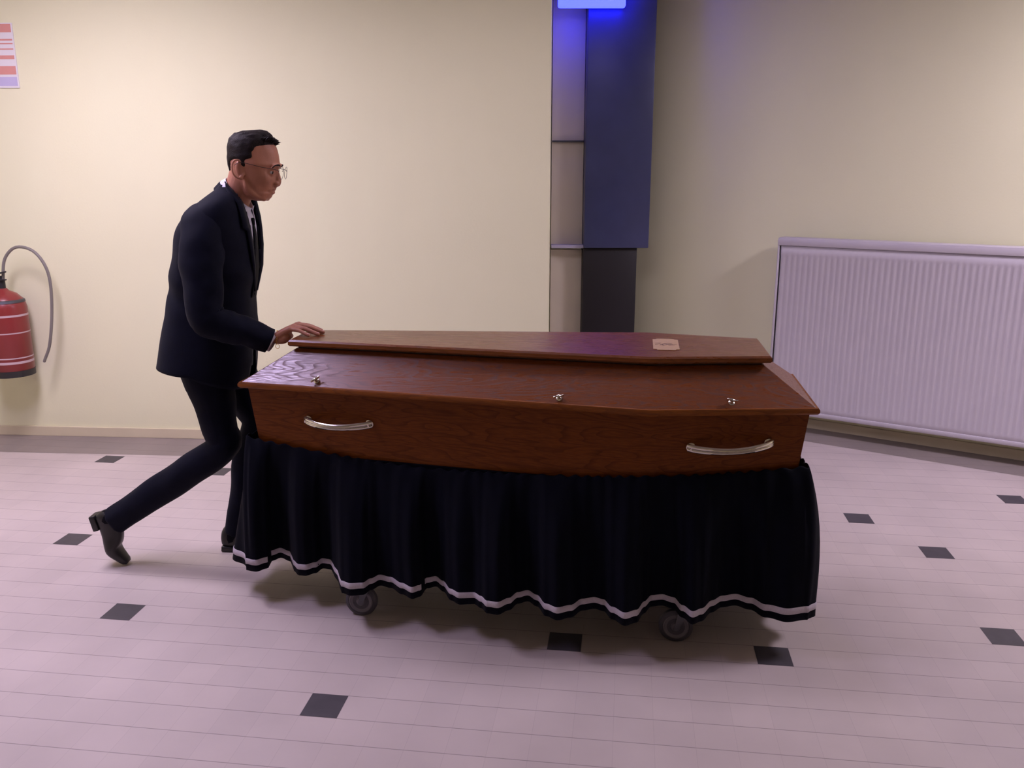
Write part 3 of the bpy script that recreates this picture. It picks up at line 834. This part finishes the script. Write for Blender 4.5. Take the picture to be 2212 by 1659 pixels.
# collar: tilted ring that rises towards the nape
def collar(bm, r0, r1, hb, lift=0):
    A, B = q(488, 386), q(541, 452); X = (B - A) / 2; N = 40
    up = X.cross(Vector((0, 1, 0))); up = up if up.z > 0 else -up; up.normalize()
    lo, hi, out = [], [], []
    for j in range(N):
        t = 2 * math.pi * j / N; ca, sa = math.cos(t), math.sin(t)
        base = (A + B) / 2 + X * ca + Vector((0, 1, 0)) * .066 * sa
        lo.append(base - up * .030 + X.normalized() * ca * .002 + Vector((0, .012 * sa, 0))); hi.append(base + up * .006 * (1 + .3 * ca))
        out.append(base + up * .004 - (base + up * .004 - ((A + B) / 2)) * .05)
    loft(bm, [lo, [a.lerp(b, .5) + (a - (A + B) / 2).normalized() * .003 for a, b in zip(lo, hi)], hi, out, [o - up * .03 for o in out]], False)
    # two collar points folded down at the throat
    for s in (-1, 1):
        p = [q(540, 452, s * .004), q(530, 446, s * .042), q(516, 455, s * .052), q(536, 478, s * .032)]
        off = Vector((.004, s * .006, 0))
        loft(bm, [[v + off for v in p], [v + off * 1.6 for v in p]], True)
collar(bm, 0, 0, 0)
shirt = finish('shirt', bm, M['shirt'], body, PR, angle=50)
fa = (W - elR).normalized()
def ring_at(c, ax, r1, r2, n=28, ref=(0, 1, 0)):
    s = (Vector(ref) - ax * ax.dot(Vector(ref))).normalized(); u = ax.cross(s)
    return [c + s * r1 * math.cos(2 * math.pi * j / n) + u * r2 * math.sin(2 * math.pi * j / n) for j in range(n)]
bm = bmesh.new()
ca_ = Vector((fa.x, 0, fa.z - .12)).normalized()
cuffc = at_y(588, 738, 3.18)
loft(bm, [ring_at(cuffc - ca_ * .05, ca_, .038, .040), ring_at(cuffc + ca_ * .006, ca_, .036, .0385), ring_at(cuffc + ca_ * .008, ca_, .033, .035), ring_at(cuffc - ca_ * .03, ca_, .031, .033)], False)
finish('shirt_cuff', bm, M['shirt'], shirt, PR)
# tie
bm = bmesh.new()
limb(bm, [q(546, 474), q(547.5, 484)], [(.013, .007), (.009, .006)], 12, 3)
limb(bm, [q(548, 486), q(552, 510), q(554.5, 550), q(554, 600), q(549, 640)], [(.012, .003), (.019, .003), (.026, .003), (.032, .003), (.034, .003)], 12, 4)
finish('tie', bm, M['tie'], body, PR)

# jacket: open at the chest, closed at one button, vent at the back
jk_tab = [  # py, back px, front px, half width
    (398, 479, 506, .070), (408, 471, 520, .100), (420, 458, 531, .140), (436, 440, 539, .176), (455, 419, 545, .196), (478, 402, 549, .205), (505, 390, 553, .207),
    (540, 384, 556, .205), (580, 380, 556, .198), (615, 376, 551, .188), (645, 372, 548, .182), (680, 367, 549, .185), (710, 362, 551, .193), (740, 357, 549, .200), (765, 354, 545, .204), (790, 352, 540, .206)]
rows = table(jk_tab, 4); NJ = 96
ringsJ = []
for k, r in enumerate(rows):
    py = r[0]; ring = torso_ring(*r[:4], n=NJ, e=2.35)
    t = k / (len(rows) - 1); out = []
    for j, v in enumerate(ring):
        a = 2 * math.pi * j / NJ
        # hem falls lower towards the front
        low = max(0, (py - 700) / 90)
        v = v + Vector((0, 0, -.075 * low * max(0, math.cos(a)) ** .8 + (.018 * low * max(0, -math.cos(a)))))
        fold = .0035 * math.sin(v.z * 55 + a * 3) * math.exp(-((py - 610) / 55) ** 2) + .006 * noise.noise(v * 9)
        n_ = Vector((math.cos(a), math.sin(a), 0)); out.append(v + n_ * fold)
    ringsJ.append(out)
bm = bmesh.new(); V = [[bm.verts.new(p) for p in r] for r in ringsJ]
def open_w(py):      # half width of the opening at the front, metres
    if py < 632: return interp([(398, .085), (430, .075), (470, .062), (520, .050), (570, .030), (625, .002)], py)
    return interp([(660, .0), (720, .012), (790, .045)], py)
for i in range(len(V) - 1):
    for j in range(NJ):
        k = (j + 1) % NJ; f = [V[i][j], V[i][k], V[i + 1][k], V[i + 1][j]]
        c = sum((v.co for v in f), Vector()) / 4; py = rows[i][0]
        front = math.cos(2 * math.pi * (j + .5) / NJ) > 0
        if front and abs(c.y - PY) < open_w(py): continue
        back = not front
        if back and py > 722 and abs(c.y - PY + .0) < .008: continue      # centre vent
        bm.faces.new(f)
bmesh.ops.delete(bm, geom=[v for v in bm.verts if not v.link_faces], context='VERTS')
# sleeves
sR0 = shR + Vector((.005, .03, .012))
cufR = at_y(583, 737, 3.18)
limb(bm, [q(452, 462, -.10), shR + Vector((0, .012, 0)), shR.lerp(elR, .35) + Vector((-.006, -.012, 0)), shR.lerp(elR, .72) + Vector((-.004, -.008, 0)), elR + Vector((-.002, 0, -.004)), elR.lerp(cufR, .3) + Vector((0, 0, -.012)), elR.lerp(cufR, .65), cufR],
     [(.055, .060), (.066, .076), (.060, .078), (.056, .068), (.057, .064), (.054, .060), (.050, .053), (.044, .046)], 28, 7, wob=.10, rounded=False)
cufL = wrL - (wrL - elL).normalized() * .005
limb(bm, [q(448, 462, .10), shL, shL.lerp(elL, .4) + Vector((0, .01, 0)), elL, elL.lerp(cufL, .5), cufL],
     [(.055, .060), (.064, .074), (.060, .066), (.054, .058), (.050, .052), (.042, .044)], 24, 6, wob=.08, rounded=False)
jacket = finish('suit_jacket', bm, M['suit'], body, PR)
sd = jacket.modifiers.new('thick', 'SOLIDIFY'); sd.thickness = .004; sd.offset = -1
# lapels
bm = bmesh.new()
for s in (-1, 1):
    inn, outr = [], []
    for py, ox, wd in ((392, .074, .012), (410, .078, .028), (435, .076, .040), (470, .066, .050), (488, .060, .058), (495, .058, .036), (530, .050, .034), (575, .034, .028), (628, .006, .006)):
        fx = interp([(r[0], r[2]) for r in rows], py); bx = interp([(r[0], r[1]) for r in rows], py); hw = interp([(r[0], r[3]) for r in rows], py)
        A, B = q(bx, py), q(fx, py); c = (A + B) / 2; rx = (B - A).length / 2
        def surf(y, ex=.004):
            y = min(y, hw * .97); t = (1 - (y / hw) ** 2.35) ** (1 / 2.35)
            return Vector((c.x + (rx * t + ex), PY + s * y, c.z))
        inn.append(surf(ox, .003)); outr.append(surf(ox + wd, .006) + Vector((0, s * .004, 0)))
    mids = [a.lerp(b, .5) + Vector((.004, s * .005, 0)) for a, b in zip(inn, outr)]
    loft(bm, [inn, mids, outr], False, closed=False)
N = 44; A, B = q(488, 386), q(541, 452); X = (B - A) / 2; Xn = X.normalized(); up = X.cross(Vector((0, 1, 0))); up = up if up.z > 0 else -up; up.normalize()
cols = []
for j in range(N + 1):
    t = math.radians(62 + 236 * j / N); ca, sa = math.cos(t), math.sin(t)
    base = (A + B) / 2 + X * ca * .99 + Vector((0, 1, 0)) * .070 * sa
    outw = (Xn * ca + Vector((0, sa, 0)))
    k = max(0, -ca)
    cols.append([base - up * (.006 + .014 * k) + outw * .003, base - up * (.016 + .010 * k) + outw * (.006 - .002 * k), base - up * .036 + outw * (.012 - .010 * k), base - up * .050 + outw * (.016 - .016 * k)])
loft(bm, [[c[i] for c in cols] for i in range(4)], False, closed=False)
lp = finish('lapel', bm, M['suit'], jacket, PR)
sd = lp.modifiers.new('thick', 'SOLIDIFY'); sd.thickness = .003; sd.offset = 0
bm = bmesh.new()
for py, dy in ((632, -.006),):
    fx = interp([(r[0], r[2]) for r in rows], py); lathe(bm, q(fx, py, dy), (1, 0, 0), [(0, .009), (.003, .009), (.004, .006)], 16)
finish('button', bm, M['tie'], jacket, PR)

# trousers: one merged surface
bm = bmesh.new()
limb(bm, [q(452, 742), q(450, 775), q(452, 812)], [(.150, .100), (.160, .112), (.130, .100)], 28, 4)
limb(bm, [hipR + Vector((-.008, 0, .01)), hipR.lerp(knR, .4) + Vector((-.004, 0, 0)), hipR.lerp(knR, .8), knR + Vector((.004, 0, 0)), knR.lerp(anR, .3) + Vector((-.006, 0, -.012)), knR.lerp(anR, .65) + Vector((-.004, 0, -.008)), anR + Vector((-.008, 0, -.010))],
     [(.088, .100), (.080, .084), (.066, .066), (.062, .060), (.062, .064), (.056, .060), (.052, .058)], 24, 6, wob=.10, rounded=False)
limb(bm, [hipL + Vector((-.008, 0, .01)), hipL.lerp(knL, .4), hipL.lerp(knL, .8), knL, knL.lerp(anL, .35) + Vector((-.01, 0, 0)), knL.lerp(anL, .65), anL + Vector((.004, 0, -.010))],
     [(.086, .098), (.078, .084), (.064, .066), (.060, .062), (.058, .062), (.052, .056), (.050, .056)], 24, 6, wob=.10, rounded=False)
tr = finish('trousers', bm, M['suit'], body, PR)
rm = tr.modifiers.new('merge', 'REMESH'); rm.mode = 'VOXEL'; rm.voxel_size = .006; rm.use_smooth_shade = True
sm_ = tr.modifiers.new('soften', 'SMOOTH'); sm_.factor = .5; sm_.iterations = 4

# shoes: heel, sole and upper following the foot
def shoe(heel, ballp, toe, up):
    """heel, ball and toe are points on the sole line; up points from sole to ankle"""
    bm = bmesh.new()
    pts = spline([heel, heel.lerp(ballp, .5), ballp, toe], 6)
    wid = nspline([.034, .033, .047, .030], 6); hgt = nspline([.088, .086, .058, .036], 6)
    rings = []
    for i, p in enumerate(pts):
        t = (pts[min(i + 1, len(pts) - 1)] - pts[max(i - 1, 0)]).normalized(); side = Vector((0, 1, 0)); n = t.cross(side); n = n if n.dot(up) > 0 else -n
        ring = []
        for j in range(24):
            a = 2 * math.pi * j / 24; sa = math.sin(a); ca = math.cos(a)
            ys = math.copysign(abs(ca) ** .65, ca); hs = math.copysign(abs(sa) ** .8, sa)
            ring.append(p + side * wid[i] * ys * (1 - .22 * max(0, sa)) + n * hgt[i] * (.5 + .5 * hs))
        rings.append(ring)
    def squeeze(ring, k, d): c = sum(ring, Vector()) / len(ring); return [c.lerp(v, k) + d for v in ring]
    d0 = (pts[0] - pts[1]).normalized(); d1 = (pts[-1] - pts[-2]).normalized()
    rings = [squeeze(rings[0], .5, d0 * .020), squeeze(rings[0], .85, d0 * .013)] + rings + [squeeze(rings[-1], .88, d1 * .012), squeeze(rings[-1], .55, d1 * .022)]
    loft(bm, rings)
    o = finish('shoe', bm, M['shoe'], body, PR)
    b2 = bmesh.new(); t = (pts[5] - pts[0]).normalized(); n = t.cross(Vector((0, 1, 0))); n = n if n.dot(up) > 0 else -n
    box(b2, heel + t * .018 - n * .006, (.032, .031, .012), X=t, Y=(0, 1, 0), Z=n, bevel=.004)
    finish('heel', b2, M['shoe'], o, PR)
shoe(*SR); shoe(*SL)
for an, kn_, sh_ in ((anR, knR, SR), (anL, knL, SL)):
    bm = bmesh.new(); d_ = (kn_ - an).normalized()
    limb(bm, [an + d_ * .16, an + d_ * .05, an.lerp(sh_[0], .45)], [.040, .037, .036], 16, 4)
    finish('sock', bm, M['tie'], body, PR)

# bracelet: chain links round the wrist and a small hanging loop
bm = bmesh.new()
bc = W + Vector((.010, 0, .000)); ax = (Kn['middle'] - elR).normalized(); s = Vector((0, 1, 0)); s = (s - ax * s.dot(ax)).normalized(); u = ax.cross(s); 
NB = 26
for k in range(NB):
    a = 2 * math.pi * k / NB
    c = bc + s * .030 * math.cos(a) + u * .0245 * math.sin(a)
    tg = (-s * math.sin(a) + u * math.cos(a)).normalized(); rd_ = (s * math.cos(a) + u * math.sin(a)).normalized(); sd_ = ax if k % 2 else rd_
    pts = [c + tg * .0042 * math.cos(b) + sd_ * .0024 * math.sin(b) for b in [2 * math.pi * i / 8 for i in range(9)]]
    limb(bm, pts, [.00075] * 9, 5, 1, ref=ax.cross(tg) if k % 2 else ax, rounded=False)
lw = bc + Vector((.004, -.012, -.024))
pts = [lw + Vector((math.sin(b) * .008, 0, -.007 - .008 * -math.cos(b) * -1)) for b in [2 * math.pi * i / 12 for i in range(13)]]
limb(bm, pts, [.0009] * 13, 6, 1, ref=(0, 1, 0), rounded=False)
finish('bracelet', bm, M['gold'], body, PR)

# ------------------------------------------------------------------ radiator
ra = at_plane(1668, 700, br_ + rn * .15, rn); u0 = (ra - br_).dot(rd)
zt = at_plane(1760, 516, br_ + rn * .15, rn).z; zb = at_plane(1773, 903, br_ + rn * .15, rn).z
print('radiator', u0, zb, zt, at_plane(2212, 528, br_ + rn * .15, rn).z, at_plane(2212, 962, br_ + rn * .15, rn).z)
u1 = u0 + 2.3
def rp(u, n, z): p = br_ + rd * u + rn * n; return Vector((p.x, p.y, z))
RR = empty('radiator', Matrix.Translation(rp((u0 + u1) / 2, .09, zb)))
tag(RR.o, 'long white ribbed panel radiator mounted low on the right wall', 'radiator')
bm = bmesh.new()      # ribbed front sheet
NR = 70; lo, hi = [], []
prof = []
nrib = int((u1 - u0) / .0333)
for k in range(nrib * 4 + 1):
    uu = u0 + .02 + (u1 - u0 - .04) * k / (nrib * 4); dd = (.0, .005, .007, .005)[k % 4]
    prof.append((uu, .139 + dd))
zs = [(zb + .004, .144, 0), (zb + .05, .146, 0), (zb + .062, 0, 1), (zt - .115, 0, 1), (zt - .10, .146, 0), (zt - .04, .146, 0)]
loft(bm, [[rp(uu, nn * rb + fixed * (1 - rb), z) for uu, nn in prof] for z, fixed, rb in zs], False, closed=False)
fr = finish('front_panel', bm, M['radiator'], RR.o, RR, angle=45)
fr.modifiers.new('thick', 'SOLIDIFY').thickness = .0015
bm = bmesh.new(); box(bm, rp((u0 + u1) / 2, .066, (zb + zt) / 2), ((u1 - u0) / 2 - .02, .008, (zt - zb) / 2 - .02), X=rd, Y=rn)
finish('rear_panel', bm, M['radiator'], RR.o, RR, smooth=False)
bm = bmesh.new()
box(bm, rp((u0 + u1) / 2, .100, zt - .012), ((u1 - u0) / 2, .054, .012), X=rd, Y=rn, bevel=.008)
box(bm, rp((u0 + u1) / 2, .151, zt - .028), ((u1 - u0) / 2, .004, .018), X=rd, Y=rn, bevel=.003)
finish('top_cover', bm, M['radiator'], RR.o, RR, angle=35)
for uu in (u0 + .006, u1 - .006):
    bm = bmesh.new(); box(bm, rp(uu, .100, (zb + zt) / 2 - .008), (.006, .050, (zt - zb) / 2 - .012), X=rd, Y=rn, bevel=.004)
    finish('side_cover', bm, M['radiator'], RR.o, RR, angle=35)
bm = bmesh.new(); box(bm, rp((u0 + u1) / 2, .138, zb + .012), ((u1 - u0) / 2, .015, .014), X=rd, Y=rn, bevel=.007)
finish('bottom_rail', bm, M['radiator'], RR.o, RR, angle=35)
for uu in (u0 + .25, u1 - .25):
    bm = bmesh.new(); box(bm, rp(uu, .030, zb + .25), (.02, .030, .20), X=rd, Y=rn); finish('wall_bracket', bm, M['steel'], RR.o, RR, smooth=False)

# ------------------------------------------------------------------ corner cabinet with a blue lamp
cy = 5.62
def cq(px, py): return at_y(px, py, cy)
zbot = cq(1300, 536).z; xL = cq(1262, 500).x; xR = cq(1402, 500).x
CBx = (xL + xR) / 2
KB = empty('corner_cabinet', Matrix.Translation((CBx, cy + .12, 0)))
tag(KB.o, 'tall dark blue glossy cabinet column standing in the corner between the two walls', 'cabinet')
zlamp = cq(1280, 26).z
bm = bmesh.new(); box(bm, (CBx, cy + .11, (zbot + CEIL - .03) / 2), ((xR - xL) / 2, .11, (CEIL - .03 - zbot) / 2), bevel=.006)
up_ = finish('upper_cabinet', bm, M['cab_blue'], KB.o, KB, angle=35)
bm = bmesh.new(); x0_ = cq(1258, 700).x; x1_ = cq(1372, 700).x
box(bm, ((x0_ + x1_) / 2, cy + .125, zbot / 2), ((x1_ - x0_) / 2, .095, zbot / 2 - .0005), bevel=.004)
finish('lower_cabinet', bm, M['cab_dark'], KB.o, KB, angle=35)
bm = bmesh.new(); xs = cq(1192, 500).x
box(bm, ((xs + xL) / 2 - .001, cy + .15, (zbot + CEIL - .05) / 2), ((xL - xs) / 2 - .001, .008, (CEIL - .05 - zbot) / 2 ), bevel=.002)
box(bm, ((xs + xL) / 2 - .001, cy + .15, zbot / 2 - .01), ((xL - xs) / 2 - .001, .008, zbot / 2 - .012), bevel=.002)
finish('side_screen', bm, M['cab_grey'], KB.o, KB, angle=35)
bm = bmesh.new(); box(bm, ((xs + xL) / 2 + .02, cy + .10, zbot + .004), ((xL - xs) / 2 + .02, .05, .010), bevel=.003)
finish('ledge', bm, M['ledge'], KB.o, KB, angle=35)
zl = cq(1230, 304).z
bm = bmesh.new(); box(bm, ((xs + xL) / 2, cy + .13, zl), ((xL - xs) / 2 - .002, .014, .006), bevel=.002)
finish('screen_rail', bm, M['steel'], KB.o, KB, angle=35)
# lamp
lx0, lx1 = cq(1204, 10).x, cq(1348, 10).x; ly = cy - .07
BL = empty('blue_lamp', Matrix.Translation(((lx0 + lx1) / 2, ly, zlamp)))
tag(BL.o, 'glowing blue wall lamp at the top of the dark corner cabinet', 'lamp')
bm = bmesh.new(); box(bm, ((lx0 + lx1) / 2, ly, zlamp + .115), ((lx1 - lx0) / 2, .030, .103), bevel=.012)
finish('glow_tube', bm, M['bluelamp'], BL.o, BL, angle=40)
bm = bmesh.new(); box(bm, ((lx0 + lx1) / 2, ly + .01, zlamp + .236), ((lx1 - lx0) / 2 + .01, .055, .018), bevel=.004)
box(bm, ((lx0 + lx1) / 2, ly + .048, zlamp + .125), ((lx1 - lx0) / 2, .010, .10), bevel=.002)
finish('housing', bm, M['cab_dark'], BL.o, BL, angle=40)

# ------------------------------------------------------------------ fire extinguisher and notice at the left edge
def bp_(px, py, off): return at_plane(px, py, bl + bn * off, bn)
ec = bp_(18, 720, .13); r = (bp_(88, 720, .13) - ec).length
zb_ = bp_(18, 808, .13).z; zt_ = bp_(18, 640, .13).z
EX = empty('fire_extinguisher', Matrix.Translation((ec.x, ec.y, zb_)))
tag(EX.o, 'red fire extinguisher with grey hose hanging on the cream wall at left edge', 'fire extinguisher')
hh = zt_ - zb_; r = min(r, .115)
bm = bmesh.new(); c0 = Vector((ec.x, ec.y, zb_))
lathe(bm, c0, (0, 0, 1), [(.03, r * .96), (.035, r), (hh * .86, r), (hh * .95, r * .92), (hh * 1.03, r * .62), (hh * 1.07, r * .3), (hh * 1.10, r * .2)], 40)
cyl = finish('cylinder', bm, M['red'], EX.o, EX, angle=50)
bm = bmesh.new(); lathe(bm, c0, (0, 0, 1), [(0, r * .90), (0, r * 1.01), (.036, r * 1.01), (.036, r * .9)], 40); finish('base_ring', bm, M['blackp'], EX.o, EX, angle=40)
for a, b in ((.76, .785), (.55, .565), (.17, .20), (.235, .25)):
    bm = bmesh.new()
    lathe(bm, c0 + Vector((0, 0, hh * a)), (0, 0, 1), [(0, r + .0008), (hh * (b - a), r + .0008)], 40)
    finish('label_band', bm, M['label'], cyl, EX, angle=40)
bm = bmesh.new(); lathe(bm, c0 + Vector((0, 0, hh * .93)), (0, 0, 1), [(0, r * .96), (.012, r * .93), (.02, r * .80)], 40)
finish('collar_ring', bm, M['steel'], EX.o, EX, angle=40)
tz = c0 + Vector((0, 0, hh * 1.09))
bm = bmesh.new(); lathe(bm, tz, (0, 0, 1), [(0, .02), (.05, .02), (.055, .012), (.075, .012)], 20)
box(bm, tz + Vector((-.03, -.02, .085)), (.075, .011, .005), X=Vector((.97, 0, .2)).normalized(), bevel=.003); box(bm, tz + Vector((-.03, -.02, .055)), (.07, .011, .004), bevel=.003)
finish('valve', bm, M['blackp'], EX.o, EX, angle=40)
bm = bmesh.new()
limb(bm, [tz + Vector((.01, 0, .04)), bp_(10, 560, .12), bp_(35, 534, .12), bp_(75, 545, .12), bp_(104, 590, .12), bp_(112, 660, .12), bp_(108, 740, .12), bp_(96, 780, .12)], [.0085] * 8, 10, 6, ref=(.3, .9, .1))
finish('hose', bm, M['greyp'], EX.o, EX)
bm = bmesh.new(); box(bm, Vector((ec.x, ec.y, (zb_ + zt_) / 2)) - bn * .122, (.03, .007, .16), X=bd, Y=bn, bevel=.003)
box(bm, Vector((ec.x, ec.y, zt_ - .04)) - bn * ((.13 + r) / 2 - .006), (.02, (.13 - r) / 2 + .004, .012), X=bd, Y=bn)
finish('wall_hook', bm, M['steel'], EX.o, EX, angle=40)

nz0, nz1 = bp_(0, 188, .004).z, bp_(0, 52, .004).z; nxr = (bp_(34, 120, .004) - bl).dot(bd)
wdt = .30
def npnt(u, z, n=.004): p = bl + bd * (nxr - wdt + u) + bn * n; return Vector((p.x, p.y, z))
NT_ = empty('safety_notice', Matrix.Translation(npnt(wdt / 2, (nz0 + nz1) / 2)))
tag(NT_.o, 'white wall notice with red and lilac bands above the fire extinguisher', 'notice')
bm = bmesh.new(); box(bm, npnt(wdt / 2, (nz0 + nz1) / 2, .003), (wdt / 2, .003, (nz1 - nz0) / 2 + .006), X=bd, Y=bn)
finish('board', bm, M['paper'], NT_.o, NT_, smooth=False)
H_ = nz1 - nz0
for t0, t1, mm, nm in ((.0, .13, 'signred', 'red_band'), (.235, .262, 'signred', 'red_line'), (.30, .318, 'signred', 'red_line'), (.385, .405, 'signred', 'red_line'), (.495, .555, 'signred', 'red_band'), (.665, .80, 'signred', 'red_band'), (.84, .985, 'signblue', 'lilac_band')):
    bm = bmesh.new(); box(bm, npnt(wdt / 2, nz1 - H_ * (t0 + t1) / 2, .0066), (wdt / 2 - .008, .0007, H_ * (t1 - t0) / 2), X=bd, Y=bn)
    finish(nm, bm, M[mm], NT_.o, NT_, smooth=False)
